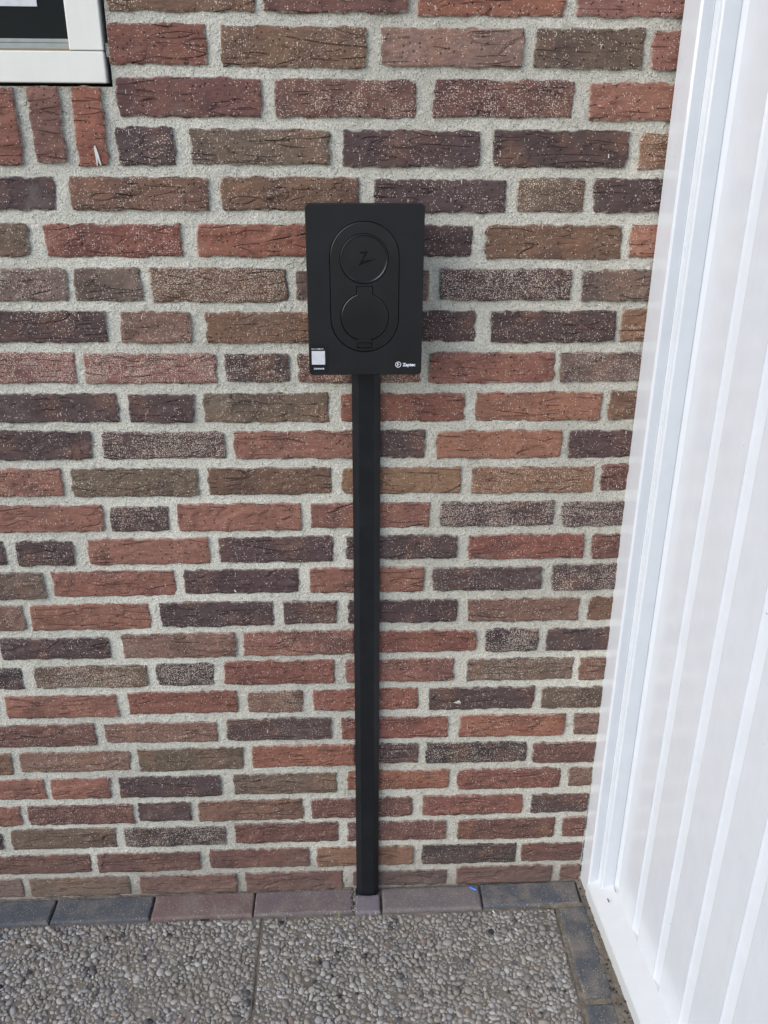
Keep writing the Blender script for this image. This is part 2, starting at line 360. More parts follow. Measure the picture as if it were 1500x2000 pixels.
def cement_material():
    N = NT('cement matrix'); P = N.n('TexCoord').outputs['Object']
    g = N.noise(P, 500, 3.0, 0.7); b = N.noise(P, 9, 3.0, 0.6)
    col = N.mix(N.ramp(b, 0.35, 0.7), srgb(104, 97, 88), srgb(136, 126, 113))
    hsv = N.n('HueSaturation'); N.put(hsv.inputs['Color'], col); N.put(hsv.inputs['Value'], N.ramp(g, 0.25, 0.75, 0.6, 1.25))
    return N.out(hsv.outputs[0], 0.92, N.bump(g, 0.8, 0.0016), Specular_IOR_Level=0.2)
M_CEMENT = cement_material()
def sand_material():
    N = NT('sandy grit'); P = N.n('TexCoord').outputs['Object']
    g = N.noise(P, 650, 3.0, 0.75); b = N.noise(P, 40, 3.0, 0.6)
    col = N.mix(N.ramp(b, 0.35, 0.7), srgb(118, 108, 96), srgb(146, 136, 122))
    hsv = N.n('HueSaturation'); N.put(hsv.inputs['Color'], col); N.put(hsv.inputs['Value'], N.ramp(g, 0.28, 0.72, 0.5, 1.35))
    return N.out(hsv.outputs[0], 0.95, N.bump(N.math('ADD', g, b), 0.9, 0.003), Specular_IOR_Level=0.15)
M_SAND = sand_material()

def pebble_material():
    N = NT('river pebbles'); geo = N.n('NewGeometry'); P = N.n('TexCoord').outputs['Object']
    cr = N.n('ValToRGB'); N.put(cr.inputs[0], geo.outputs['Random Per Island']); cr.color_ramp.interpolation = 'CONSTANT'
    cols = [(0.0,(150,143,132)),(0.14,(168,161,149)),(0.27,(138,131,121)),(0.40,(158,149,136)),(0.50,(128,121,112)),(0.60,(178,171,160)),(0.66,(146,140,134)),
            (0.76,(150,138,120)),(0.84,(118,113,108)),(0.91,(134,128,128)),(0.945,(150,124,94)),(0.955,(82,80,82)),(0.980,(132,106,90)),(0.988,(46,45,48))]
    e = cr.color_ramp.elements
    while len(e) < len(cols): e.new(0.5)
    for i, (p_, c) in enumerate(cols): e[i].position = p_; e[i].color = (*[(q*0.65+0.35*sum(srgb(*c))/3)*0.92 for q in srgb(*c)], 1)
    g = N.noise(P, 330, 3.0, 0.65)
    hsv = N.n('HueSaturation'); N.put(hsv.inputs['Color'], cr.outputs[0]); N.put(hsv.inputs['Value'], N.ramp(g, 0.25, 0.75, 0.78, 1.18)); col = hsv.outputs[0]
    # cement film left on low stones and dusty patches
    b = N.noise(P, 11, 4.0, 0.6)
    f = N.ramp(N.math('ADD', b, N.math('MULTIPLY', N.math('SUBTRACT', N.noise(P, 120, 2.0), 0.5), 0.5)), 0.46, 0.64, 0.0, 0.75)
    col = N.mix(f, col, srgb(134, 126, 114))
    return N.out(col, N.ramp(g, 0.3, 0.7, 0.55, 0.8), N.bump(g, 0.35, 0.001), Specular_IOR_Level=0.35)
M_PEBBLE = pebble_material()

# ------------------------------------------------------------------ bricks
PAL = {'d': (82, 62, 64), 'k': (64, 53, 56), 'r': (142, 88, 76), 'r2': (144, 84, 68), 'o': (156, 98, 80), 'b': (116, 82, 66), 'b2': (124, 88, 76),
       'm': (112, 72, 66), 'm2': (132, 76, 66), 'v': (106, 85, 72), 't': (136, 96, 74), 'g': (112, 90, 82), 'p': (138, 88, 80), 'p2': (132, 98, 90)}
def brick_face_mesh(w, h, depth, seed, step=0.003, mat=None):
    """a hand-moulded brick: uneven outline, rolled arrises, lumpy face; centre of its face at the origin, face towards -Y"""
    r = np.random.default_rng(seed)
    nx = max(6, int(w/step)); nz = max(5, int(h/step))
    if w < h: pass
    u = np.linspace(-1, 1, nx+1); v = np.linspace(-1, 1, nz+1)
    U, Vv = np.meshgrid(u, v)
    s = seed*3.17
    # uneven outline
    zt = h/2 + 0.0019*vnoise(U*w*37+s, U*0+1, 3)*1.6 + 0.0011*fbm(U*w*150+s, U*0+2, 4)
    zb = h/2 + 0.0019*vnoise(U*w*37+s, U*0+7, 5)*1.6 + 0.0011*fbm(U*w*150+s, U*0+9, 6)
    xr = w/2 + 0.0022*vnoise(Vv*h*40+s, Vv*0+3, 7)*1.4 + 0.0013*fbm(Vv*h*150+s, Vv*0+4, 8)
    xl = w/2 + 0.0022*vnoise(Vv*h*40+s, Vv*0+5, 9)*1.4 + 0.0013*fbm(Vv*h*150+s, Vv*0+6, 10)
    X = np.where(U > 0, U*xr, U*xl); Z = np.where(Vv > 0, Vv*zt, Vv*zb)
    # corners knocked off a little
    cr = r.uniform(0.0005, 0.006, 4)
    cs = (np.abs(U)**10)*(np.abs(Vv)**4)
    q = np.where(U < 0, np.where(Vv < 0, cr[0], cr[1]), np.where(Vv < 0, cr[2], cr[3]))
    X = X - np.sign(U)*cs*q*0.35; Z = Z - np.sign(Vv)*cs*q*0.25
    dx = np.minimum(w/2-np.abs(U)*w/2, h/2-np.abs(Vv)*h/2)
    relief = 0.0016*fbm(X*30+s, Z*55+s, 11, 3) + 0.0008*fbm(X*120+s, Z*160+s, 12, 2)
    # a few long folds across the face
    for k in range(r.integers(1, 4)):
        a = r.uniform(-0.35, 0.35); c = r.uniform(-h*0.35, h*0.35); x0 = r.uniform(-w/2, w/2); L = r.uniform(0.02, 0.06)
        t = Z - c - a*(X-x0) - 0.004*np.sin(X*r.uniform(30, 80)+r.uniform(0, 6))
        relief += r.choice([-1, 1])*0.0011*np.tanh(t/0.0018)*np.exp(-((X-x0)/L)**2)*np.exp(-(t/0.012)**2)
    edge = np.clip(1-dx/0.004, 0, 1)
    relief = np.maximum(relief, -0.0010)*(1-0.7*edge)
    Y = -relief + 0.0007*edge**2 + (r.uniform(-1, 1)*0.0008*U) + (r.uniform(-1, 1)*0.0006*Vv)
    n1, n0 = nx+1, nz+1
    V = np.stack([X, Y, Z], -1).reshape(-1, 3)
    idx = np.arange(n1*n0).reshape(n0, n1)
    Q = np.stack([idx[:-1, :-1], idx[:-1, 1:], idx[1:, 1:], idx[1:, :-1]], -1).reshape(-1, 4)
    ring = np.concatenate([idx[0, :-1], idx[:-1, -1], idx[-1, :0:-1], idx[:0:-1, 0]])
    B = V[ring].copy(); B[:, 1] = depth
    nb = len(V); V = np.concatenate([V, B]); m = len(ring); i = np.arange(m); j = (i+1) % m
    Q2 = np.stack([ring[i], nb+i, nb+j, ring[j]], -1)
    Q = np.concatenate([Q, Q2])
    return V, Q, np.concatenate([np.clip(1-dx/0.0075, 0, 1).ravel(), np.ones(m)])
PAL = {k: tuple(q*0.95 + 0.22*(sum(c)/3-q) for q in c) for k, c in PAL.items()}
PAL = {k: (c[0]*1.13, c[1]*1.13, c[2]*1.07) for k, c in PAL.items()}
def make_brick(cx, cz, w, h, tok, seed, parent, proud):
    V, Q, rim = brick_face_mesh(w, h, 0.022, seed)
    me = fast_mesh('brick', V, Q, M_BRICK)
    a = me.attributes.new('rim', 'FLOAT', 'POINT'); a.data.foreach_set('value', rim.astype(np.float32))
    o = link('brick', me, parent, (cx, proud, cz))
    storm = tok.endswith('++'); heavy = tok.endswith('+'); light = tok.endswith('-'); c = PAL[tok.rstrip('+-')]
    j = [rnd.uniform(0.93, 1.07)]*3
    o.color = (*[q*k*rnd.uniform(0.97, 1.03) for q, k in zip(srgb(*c), j)], 0.95 if storm else 0.48 if heavy else (0.07 if light else rnd.uniform(0.10, 0.26)))
    return o
wall = empty('brick_wall', (0, 0, 0), label='mixed red and brown brick wall with thick pale mortar behind the charger', category='wall', kind='thing')
WR = 0.4645
n_rows = len(COURSES)
seed = 100
far_V, far_Q, far_R, nfar = [], [], [], 0
def far_brick(x0, x1, z0, z1):
    global nfar, seed
    seed += 1
    V, Q, R = brick_face_mesh(x1-x0, z1-z0, 0.02, seed, step=0.012)
    V = V + np.array([(x0+x1)/2, -0.002, (z0+z1)/2]); far_V.append(V); far_Q.append(Q+nfar); far_R.append(R); nfar += len(V)
LIM = -1.35
for k, row in enumerate(COURSES):
    lower = k > n_rows-5
    for (x0, z0, x1, z1, tok) in row:
        x0, z0, x1, z1 = x0/1e4, z0/1e4, x1/1e4, z1/1e4
        if x1 > 0.445: x1 = WR
        z0 += 0.0004; seed += 1
        make_brick((x0+x1)/2, (z0+z1)/2, x1-x0, z1-z0, tok, seed, wall, -0.0018+rnd.uniform(-0.0008, 0.0006))
    zb = (n_rows-1-k)*0.0625
    x = row[0][0]/1e4 - 0.0165
    if zb > 1.36: continue                      # left of here is the window and its soldier course
    while x > LIM+0.03:
        L = 0.196 if rnd.random() < 0.75 else 0.096
        far_brick(max(x-L, LIM), x, zb+0.0005, zb+0.0485); x -= L+0.0165
for k in range(11):                             # courses above the picture
    zb = (n_rows+k)*0.0625
    x = WR
    first = True
    left = -0.312 if zb < 2.14 else LIM
    while x > left+0.03:
        L = 0.196 if not first else rnd.uniform(0.05, 0.19)
        first = False
        far_brick(max(x-L, left), x, zb+0.0005, zb+0.0485); x -= L+0.0165
# soldier course under the window
sol = [(-0.4473-0.0165-0.0005, 1.3758, 1.4735, 'm2'), ]
SOLD = [(-0.3510, 1.3748, 1.4752, 'r2', 0.0425), (-0.4090, 1.3786, 1.4753, 'p', 0.0430), (-0.4690, 1.3750, 1.4730, 'm2', 0.0445)]
for cx, z0, z1, tok, w in SOLD:
    seed += 1; make_brick(cx, (z0+z1)/2, w, z1-z0, tok+'-', seed, wall, -0.003)
x = -0.5285
while x > LIM+0.03:
    far_brick(x-0.022, x+0.022, 1.376, 1.4735); x -= 0.0595
me = fast_mesh('outer_bricks', np.concatenate(far_V), np.concatenate(far_Q), M_BRICK_FAR)
a = me.attributes.new('rim', 'FLOAT', 'POINT'); a.data.foreach_set('value', np.concatenate(far_R).astype(np.float32))
link('outer_bricks', me, wall, kind='stuff')

# mortar: one rough sheet between and behind the bricks, with an opening for the window
def mortar_sheet(x0, x1, z0, z1, step):
    nx = int((x1-x0)/step); nz = int((z1-z0)/step)
    X, Z = np.meshgrid(np.linspace(x0, x1, nx+1), np.linspace(z0, z1, nz+1))
    Y = 0.0012 - 0.0018*fbm(X*35, Z*35, 31, 3) - 0.0010*fbm(X*150, Z*150, 35, 2)
    idx = np.arange(X.size).reshape(X.shape)
    Q = np.stack([idx[:-1, :-1], idx[:-1, 1:], idx[1:, 1:], idx[1:, :-1]], -1)
    return X, Y, Z, Q
X, Y, Z, Q = mortar_sheet(LIM, 0.4740, -0.03, 2.335, 0.004)
cxm = (X[:-1, :-1]+X[1:, 1:])/2; czm = (Z[:-1, :-1]+Z[1:, 1:])/2
keep = ~((cxm < -0.3150 + 0.0012*np.sin(czm*90)) & (cxm > LIM+0.06) & (czm > 1.4762) & (czm < 2.14))
# ragged right end against the door frame
keep &= ~(cxm > 0.4675 - 0.0020*czm + 0.004*vnoise(czm*60, czm*0+1, 5))
V = np.stack([X, Y, Z], -1).reshape(-1, 3); Qk = Q[keep]
used, inv = np.unique(Qk.ravel(), return_inverse=True)
link('mortar', fast_mesh('mortar', V[used], inv.reshape(-1, 4), M_MORTAR), wall)
# solid behind: wall core with a hole for the window
mb = MB()
mb.box(LIM, 0.022, -0.10, -0.3192, 0.10, 1.4800); mb.box(-0.3192, 0.022, -0.10, 0.60, 0.10, 2.335)
mb.box(LIM, 0.022, 2.145, -0.3192, 0.10, 2.335); mb.box(LIM, 0.022, 1.4800, LIM+0.06, 0.10, 2.145)
mb.obj('wall_core', M_DARK, wall)
rs = MB()
for i in range(0): pass

# white paint drip on the right-most soldier brick and the loose paint flecks
def ribbon(name, pts, y, mat, parent, t=0.0008, **kw):
    m = MB(); m.prism(pts, y, y+t); return m.obj(name, mat, parent, **kw)
ribbon('paint_drip', [(-0.3470,1.4010),(-0.3455,1.4012),(-0.3440,1.3965),(-0.3424,1.3905),(-0.3412,1.3835),(-0.3400,1.3762),(-0.3412,1.3757),(-0.3430,1.3800),(-0.3440,1.3860),(-0.3446,1.3800),(-0.3452,1.3752),(-0.3462,1.3750),(-0.3466,1.3850),(-0.3472,1.3940)], -0.0058, M_DRIP, wall)
ribbon('paint_fleck', [(0.3722,1.3935),(0.3735,1.3940),(0.3738,1.3888),(0.3726,1.3882)], -0.0056, M_DRIP, wall)
ribbon('paint_fleck', [(-0.1990,0.6985),(-0.1965,0.6960),(-0.1945,0.6955),(-0.1962,0.6985),(-0.1980,0.7015)], -0.0056, M_DRIP, wall)

# ------------------------------------------------------------------ ground plane following the pavement's slight fall
def fz(x): return 0.001 + 0.009*x
def tilt(o):
    me = o.data
    n = len(me.vertices); co = np.empty(n*3, np.float32); me.vertices.foreach_get('co', co); co = co.reshape(-1, 3)
    co[:, 2] += 0.001 + 0.009*(co[:, 0]+o.location.x); me.vertices.foreach_set('co', co.ravel()); me.update()
    return o
g = MB(); g.add([(-60, -60, -0.075), (60, -60, -0.075), (60, 60, -0.075), (-60, 60, -0.075)], [(0, 1, 2, 3)])
g.obj('ground', M_CEMENT, kind='structure')
pavement = empty('pavement', (0, 0, 0), kind='structure')
# sand bed that fills the joints
def grid_sheet(name, x0, x1, y0, y1, z, step, amp, mat, parent, seed, **kw):
    nx = max(2, int((x1-x0)/step)); ny = max(2, int((y1-y0)/step))
    X, Y = np.meshgrid(np.linspace(x0, x1, nx+1), np.linspace(y0, y1, ny+1))
    Z = z + amp*fbm(X*45, Y*45, seed, 3) + amp*0.6*fbm(X*170, Y*170, seed+5, 2)
    idx = np.arange(X.size).reshape(X.shape)
    Q = np.stack([idx[:-1, :-1], idx[:-1, 1:], idx[1:, 1:], idx[1:, :-1]], -1).reshape(-1, 4)
    o = link(name, fast_mesh(name, np.stack([X, Y, Z], -1).reshape(-1, 3), Q, mat), parent, **kw)
    return tilt(o)
grid_sheet('sand_bed', -1.35, 0.60, -1.30, 0.020, -0.0085, 0.008, 0.002, M_SAND, pavement, 51)

def paver(x0, y0, x1, y1, c, dust, seed, lift=0.0, r=0.0035):
    """brick-on-edge paver, softly rounded, slightly uneven top"""
    w, d = x1-x0, y1-y0; cx, cy = (x0+x1)/2, (y0+y1)/2
    nx = max(6, int(w/0.005)); ny = max(6, int(d/0.005))
    ux = np.sort(np.concatenate([np.linspace(-w/2, w/2, nx+1), [-w/2+0.0015, w/2-0.0015, -w/2+0.003, w/2-0.003]]))
    uy = np.sort(np.concatenate([np.linspace(-d/2, d/2, ny+1), [-d/2+0.0015, d/2-0.0015, -d/2+0.003, d/2-0.003]]))
    X, Y = np.meshgrid(ux, uy)
    e = np.minimum(w/2-np.abs(X), d/2-np.abs(Y))
    s = seed*1.37
    rr = r*(1+0.8*vnoise(X*60+s, Y*60+s, 3))
    t = np.clip(1-e/rr, 0, 1); Z = -rr*(1-np.sqrt(np.clip(1-t*t, 0, 1)))*0.9 + 0.0012*fbm(X*40+s, Y*40+s, 8, 3) + lift
    Xo = X + 0.0012*vnoise(Y*70+s, Y*0+1, 4)*np.abs(X)/(w/2); Yo = Y + 0.0014*vnoise(X*45+s, X*0+2, 5)*np.abs(Y)/(d/2)
    V = np.stack([Xo, Yo, Z], -1).reshape(-1, 3); idx = np.arange(X.size).reshape(X.shape)
    Q = np.stack([idx[:-1, :-1], idx[:-1, 1:], idx[1:, 1:], idx[1:, :-1]], -1).reshape(-1, 4)
    ring = np.concatenate([idx[0, :-1], idx[:-1, -1], idx[-1, :0:-1], idx[:0:-1, 0]])
    B = V[ring].copy(); B[:, 2] = -0.045; nb = len(V); m = len(ring); i = np.arange(m); j = (i+1) % m
    V = np.concatenate([V, B]); Q = np.concatenate([Q, np.stack([ring[i], nb+i, nb+j, ring[j]], -1)])
    o = link('paving_brick', fast_mesh('paving_brick', V, Q, M_PAVER), pavement, (cx, cy, 0))
    o.color = (*srgb(*c), dust)
    return tilt(o)
BG, MV, MG = (79, 81, 85), (116, 92, 92), (108, 98, 100)
PY0, PY1 = -0.0600, -0.0030
paver(-0.7965, PY0-0.002, -0.6000, PY1-0.002, BG, 0.5, 1)
paver(-0.5960, PY0-0.001, -0.4045, PY1-0.001, BG, 0.4, 2)
paver(-0.4005, PY0, -0.2015, PY1, (112, 92, 88), 0.6, 3)
paver(-0.1985, PY0, -0.0035, PY1, (106, 94, 94), 0.6, 4)
paver(0.0030, -0.0642, 0.0528, -0.0215, (114, 106, 110), 0.2, 5, 0.001, 0.004)
paver(0.0572, -0.0630, 0.2560, -0.0055, (110, 101, 101), 0.5, 6, 0.0015, 0.005)
paver(0.2595, -0.0595, 0.4560, PY1, (84, 86, 90), 0.75, 7)
for i in range(3):
    x1 = -0.8005-0.2*i; paver(x1-0.196, PY0-0.003, x1, PY1-0.003, (BG, MV, MG)[i % 3], 0.3, 20+i)
ys = -0.0665
for i in range(6):
    paver(0.4095, ys-0.2025, 0.4625, ys, (78, 80, 83), (0.65, 0.5, 0.5, 0.3, 0.5, 0.3)[i], 30+i); ys -= 0.2025+0.0105

# dirt washed up along the door plinth and in the corner
def dirt_strip(name, x0, x1, y0, y1, z, seed, parent=pavement):
    return grid_sheet(name, x0, x1, y0, y1, z, 0.0022, 0.0035, M_SAND, parent, seed, kind='stuff')
dirt_strip('dirt', 0.4580, 0.4980, -0.95, 0.004, -0.0005, 71)
dirt_strip('dirt', 0.38, 0.459, -0.0690, -0.0575, -0.0012, 73)
dirt_strip('dirt', 0.4085, 0.459, -0.2805, -0.2695, -0.0005, 74)
dirt_strip('dirt', -0.80, -0.0035, -0.0068, 0.004, -0.0015, 75)
dirt_strip('dirt', -0.0060, 0.0045, -0.063, 0.004, -0.005, 76)
dirt_strip('dirt', 0.4010, 0.4105, -0.95, -0.064, -0.0035, 77)

# ico template for stones
def ico(sub):
    import bmesh
    bm = bmesh.new(); bmesh.ops.create_icosphere(bm, subdivisions=sub, radius=1.0)
    V = np.array([v.co[:] for v in bm.verts]); F = np.array([[v.index for v in f.verts] for f in bm.faces]); bm.free()
    return V, F
ICO_V, ICO_F = ico(2)
def stones(name, P, R, mat, parent, flat=0.62, seed=0, **kw):
    """P (n,3) centres, R (n,) radii: squashed, dented stones in one mesh"""
    r = np.random.default_rng(seed); n = len(P)
    ang = r.uniform(0, 2*np.pi, n); el = r.uniform(1.0, 1.75, n)
    T = np.repeat(ICO_V[None], n, 0)
    for k in range(3):
        d = r.normal(size=(n, 3)); d /= np.linalg.norm(d, axis=1)[:, None]
        dot = np.einsum('nvk,nk->nv', T, d); lim = r.uniform(0.45, 0.85, n)[:, None]
        T = T - np.maximum(dot-lim, 0)[..., None]*d[:, None, :]*0.8
    sx = np.sqrt(el); sy = 1/np.sqrt(el); sz = flat*r.uniform(0.8, 1.15, n)
    x = T[..., 0]*sx[:, None]; y = T[..., 1]*sy[:, None]; z = T[..., 2]*sz[:, None]
    tl = r.normal(0, 0.18, n)[:, None]; x, z = x*np.cos(tl)-z*np.sin(tl), x*np.sin(tl)+z*np.cos(tl)
    c, s = np.cos(ang)[:, None], np.sin(ang)[:, None]
    V = np.stack([x*c-y*s, x*s+y*c, z], -1)*R[:, None, None] + P[:, None, :]
    F = (ICO_F[None]+(np.arange(n)*len(ICO_V))[:, None, None]).reshape(-1, 3)
    return link(name, fast_mesh(name, V.reshape(-1, 3), F, mat), parent, **kw)
def scatter(x0, x1, y0, y1, radii, seed, overlap=0.84):
    """dart throwing, large stones first, on a hash grid"""
    r = random.Random(seed); cell = 0.012; G = {}; out = []
    area = (x1-x0)*(y1-y0)
    for rad, dens, tries in radii:
        for _ in range(int(area*dens)):
            for _t in range(tries):
                rr = 0.84*rad*r.uniform(0.80, 1.20)
                x = r.uniform(x0+rr*0.9, x1-rr*0.9); y = r.uniform(y0+rr*0.9, y1-rr*0.9)
                ci, cj = int(x//cell), int(y//cell); ok = True
                for a_ in (-1, 0, 1):
                    for b_ in (-1, 0, 1):
                        for (px, py, pr) in G.get((ci+a_, cj+b_), ()):
                            if (px-x)**2+(py-y)**2 < ((pr+rr)*overlap)**2: ok = False; break
                        if not ok: break
                    if not ok: break
                if ok:
                    G.setdefault((ci, cj), []).append((x, y, rr)); out.append((x, y, rr)); break
    return np.array(out)
SLABS = [(-0.1790, 0.4015, -0.6600, -0.0640, 1), (-0.7830, -0.1835, -0.6600, -0.0620, 2), (-1.3870, -0.7875, -0.6600, -0.0620, 3)]
for (x0, x1, y0, y1, sdx) in SLABS:
    sl = grid_sheet('paving_slab', x0, x1, y0, y1, -0.0072, 0.006, 0.0020, M_CEMENT, pavement, 60+sdx)
    rim = MB(); rim.box(x0, y0, -0.05, x1, y1, -0.0115)
    ro = rim.obj('slab_edge', M_CEMENT, sl)
    tilt(ro)
    ylo = -0.40 if sdx < 3 else -0.30
    pts = scatter(x0+0.001, x1-0.001, ylo, y1-0.001, [(0.0092, 500, 6), (0.0072, 2600, 10), (0.0056, 9000, 14), (0.0041, 18000, 12), (0.0029, 26000, 8)], 90+sdx)
    rz = np.random.default_rng(sdx)
    P = np.stack([pts[:, 0], pts[:, 1], -0.0078+rz.normal(0, 0.0009, len(pts)) - 0.30*(pts[:, 2]-0.005)], 1)
    P[:, 2] += 0.001+0.009*P[:, 0]
    stones('pebbles', P, pts[:, 2]*1.12, M_PEBBLE, sl, 0.58, sdx, kind='stuff')
    # the rest of the slab, out of the picture: coarser cover
    if sdx < 3:
        pts = scatter(x0+0.002, x1-0.002, y0+0.002, ylo, [(0.0088, 700, 4), (0.0068, 6000, 6), (0.0050, 6000, 5)], 190+sdx)
        P = np.stack([pts[:, 0], pts[:, 1], -0.0085+0*pts[:, 0]], 1); P[:, 2] += 0.001+0.009*P[:, 0]
        stones('pebbles', P, pts[:, 2]*1.12, M_PEBBLE, sl, 0.66, 10+sdx, kind='stuff')
for x0, x1 in ((-0.1790, 0.4015), (-0.7830, -0.1835), (-1.3870, -0.7875)):
    sl = grid_sheet('paving_slab', x0, x1, -1.26, -0.6640, -0.006, 0.02, 0.001, M_CEMENT, pavement, 80)
# loose grit by the door
gr = np.random.default_rng(4); n = 70
P = np.stack([gr.uniform(0.459, 0.482, n), -gr.uniform(0.0, 0.40, n)**1.0, np.full(n, 0.006)], 1)
stones('grit', P, gr.uniform(0.0008, 0.0022, n), M_TWIG, pavement, 0.7, 5, kind='stuff')
n = 60
P = np.stack([gr.uniform(-0.008, 0.004, n), -gr.uniform(0.004, 0.06, n), np.full(n, 0.0005)], 1)
stones('grit', P, gr.uniform(0.0008, 0.002, n), M_PEBBLE, pavement, 0.7, 6, kind='stuff')

# ------------------------------------------------------------------ small litter
def stick(name, a, b, r, mat, **kw):
    a, b = Vector(a), Vector(b); d = (b-a); L = d.length; d.normalize(); u = d.orthogonal().normalized(); w = d.cross(u); m = MB()
    V = []
    for p_ in (a, b):
        for k in range(8):
            t = 2*math.pi*k/8; V.append(tuple(p_+r*(math.cos(t)*u+math.sin(t)*w)))
    m.add(V, [tuple(range(7, -1, -1)), tuple(range(8, 16))]+[(k, (k+1) % 8, 8+(k+1) % 8, 8+k) for k in range(8)])
    return m.obj(name, mat, None, **kw)
stick('plastic_scrap', (0.2375, -0.0135, 0.0065), (0.2500, -0.0215, 0.0065), 0.0019, M_BLUE, label='tiny bright blue plastic scrap lying on the paving bricks', category='litter')
m = MB(); m.prism([(-0.0312, -0.008), (-0.0292, -0.008), (-0.0286, 0.004), (-0.0290, 0.0095), (-0.0302, 0.003)], -0.0668, -0.0662)
m.obj('grass_blade', M_GREEN, label='short green grass blade at the front edge of the paving bricks', category='grass blade')
stick('dry_twig', (-0.3010, -0.0705, 0.0005), (-0.2840, -0.0712, 0.0010), 0.0022, M_TWIG, label='short dark twig lying on the pebble slab near the wall', category='twig')
stick('paper_fleck', (0.2760, -0.0690, 0.001), (0.2795, -0.0750, 0.001), 0.0009, M_WHITE, label='tiny white sliver lying on the pebble slab below the blue scrap', category='litter')

# ------------------------------------------------------------------ window, top left
win = empty('window', (-0.75, 0, 1.478), label='cream framed window with dark glass at the top left of the brick wall', category='window', kind='thing')
def wpart(name, boxes, mat, bevel=0.0015, parent=win):
    m = MB()
    for b_ in boxes: m.box(*b_)
    o = m.obj(name, mat, parent, bevel=bevel); o.location = (0.75, 0, -1.478) if parent is win else (0, 0, 0)
    return o
wpart('frame_post', [(-0.3645, -0.0060, 1.5178, -0.3200, 0.060, 2.14)], M_FRAME)
wpart('frame_post', [(-1.285, -0.0060, 1.5178, -1.240, 0.060, 2.14)], M_FRAME)
wpart('bottom_rail', [(-1.285, -0.0066, 1.4788, -0.3198, 0.060, 1.5170)], M_FRAME)
wpart('middle_rail', [(-1.2395, -0.0050, 1.95, -0.3650, 0.055, 1.99)], M_FRAME)
wpart('glass_pane', [(-1.2395, 0.0260, 1.5180, -0.3650, 0.0300, 1.9495)], M_PANE, 0)
st = wpart('glazing_strip', [(-1.2395, 0.0060, 1.5195, -0.3648, 0.0255, 1.5268), (-1.2395, 0.0080, 1.5272, -0.3648, 0.0255, 1.5322)], M_ALU, 0.0008)
wpart('bare_wood_strip', [(-1.2395, 0.0020, 1.5168, -0.3648, 0.0255, 1.5192)], M_WOOD, 0)
nb = MB(); nb.box(-0.60, 0.0235, 1.5712, -0.4078, 0.0245, 1.66); nb.obj('paper_sheet', M_PAPER, label='white paper sheet in the corner of the dark window pane', category='paper')

# ------------------------------------------------------------------ white boarded door and frame, right
def D(a, b, z):                       # a: metres out from the wall, b: depth into the door, z: height
    a2 = a + 0.0135*z
    return (0.4690 + b - 0.0095*z + 0.055*a, -a2, z)
door = empty('garage_door', (0.469, 0, 0), label='glossy white door of vertical boards standing at a right angle to the brick wall', category='door', kind='thing')
def dprofile(name, prof, z0, z1, mat, bevel=0.0012, n=14, wob=0.0):
    """prof: closed list of (a,b), extruded upward along the leaning door"""
    m = MB(); k = len(prof); V = []
    zs = [z0+(z1-z0)*i/n for i in range(n+1)]
    for i, z in enumerate(zs):
        for (a_, b_) in prof: V.append(D(a_, b_, z))
    F = [tuple(range(k)), tuple(range((n+1)*k-1, n*k-1, -1))]
    for i in range(n):
        for j in range(k):
            F.append((i*k+j, i*k+(j+1) % k, (i+1)*k+(j+1) % k, (i+1)*k+j))
    m.add(V, F)
    o = m.obj(name, mat, door, bevel=bevel); o.location = (-0.469, 0, 0)
    return o
TOPZ = 2.12
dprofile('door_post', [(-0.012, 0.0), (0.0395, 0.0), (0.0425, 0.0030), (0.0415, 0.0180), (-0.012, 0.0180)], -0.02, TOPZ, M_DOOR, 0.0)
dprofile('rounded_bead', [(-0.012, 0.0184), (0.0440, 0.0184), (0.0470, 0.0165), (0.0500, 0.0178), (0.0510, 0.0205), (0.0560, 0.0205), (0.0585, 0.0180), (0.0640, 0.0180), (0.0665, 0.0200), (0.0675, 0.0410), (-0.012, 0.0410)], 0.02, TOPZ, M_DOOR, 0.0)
# boards
edges = [0.0640] + [0.1720+0.1020*i for i in range(11)]
for i in range(len(edges)-1):
    a0, a1 = edges[i], edges[i+1]
    w = 0.0260; dpt = 0.0100
    # chamfer facing the viewer at its wall side, board face, quick return at the far side
    prof = [(a0+0.0004, 0.0395), (a0+0.0030, 0.0425), (a0+0.0220, 0.0480), (a0+0.0245, 0.0478), (a0+0.0270, 0.0400), (a0+0.0285, 0.0395), (a1-0.0004, 0.0395), (a1-0.0004, 0.058), (a0+0.0004, 0.058)]
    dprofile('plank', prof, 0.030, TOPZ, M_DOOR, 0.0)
# bottom rail: upright plinth face, flat weathered sill top
m = MB(); aa = np.linspace(0.0, 1.19, 60)
sec = [(0.0, -0.03), (0.0, 0.0335), (0.0012, 0.0362), (0.0035, 0.0372), (0.0420, 0.0600), (0.066, 0.0630), (0.066, -0.03)]
V = []
for a_ in aa:
    for (b_, z_) in sec: V.append(D(a_+0.0395*0, b_, z_+(0.0012*float(vnoise(a_*14, 3.0, 2)) if z_ > 0 else 0)))
k = len(sec); F = [tuple(range(k-1, -1, -1)), tuple(range((len(aa)-1)*k, len(aa)*k))]
for i in range(len(aa)-1):
    for j in range(k): F.append((i*k+j, i*k+(j+1) % k, (i+1)*k+(j+1) % k, (i+1)*k+j))
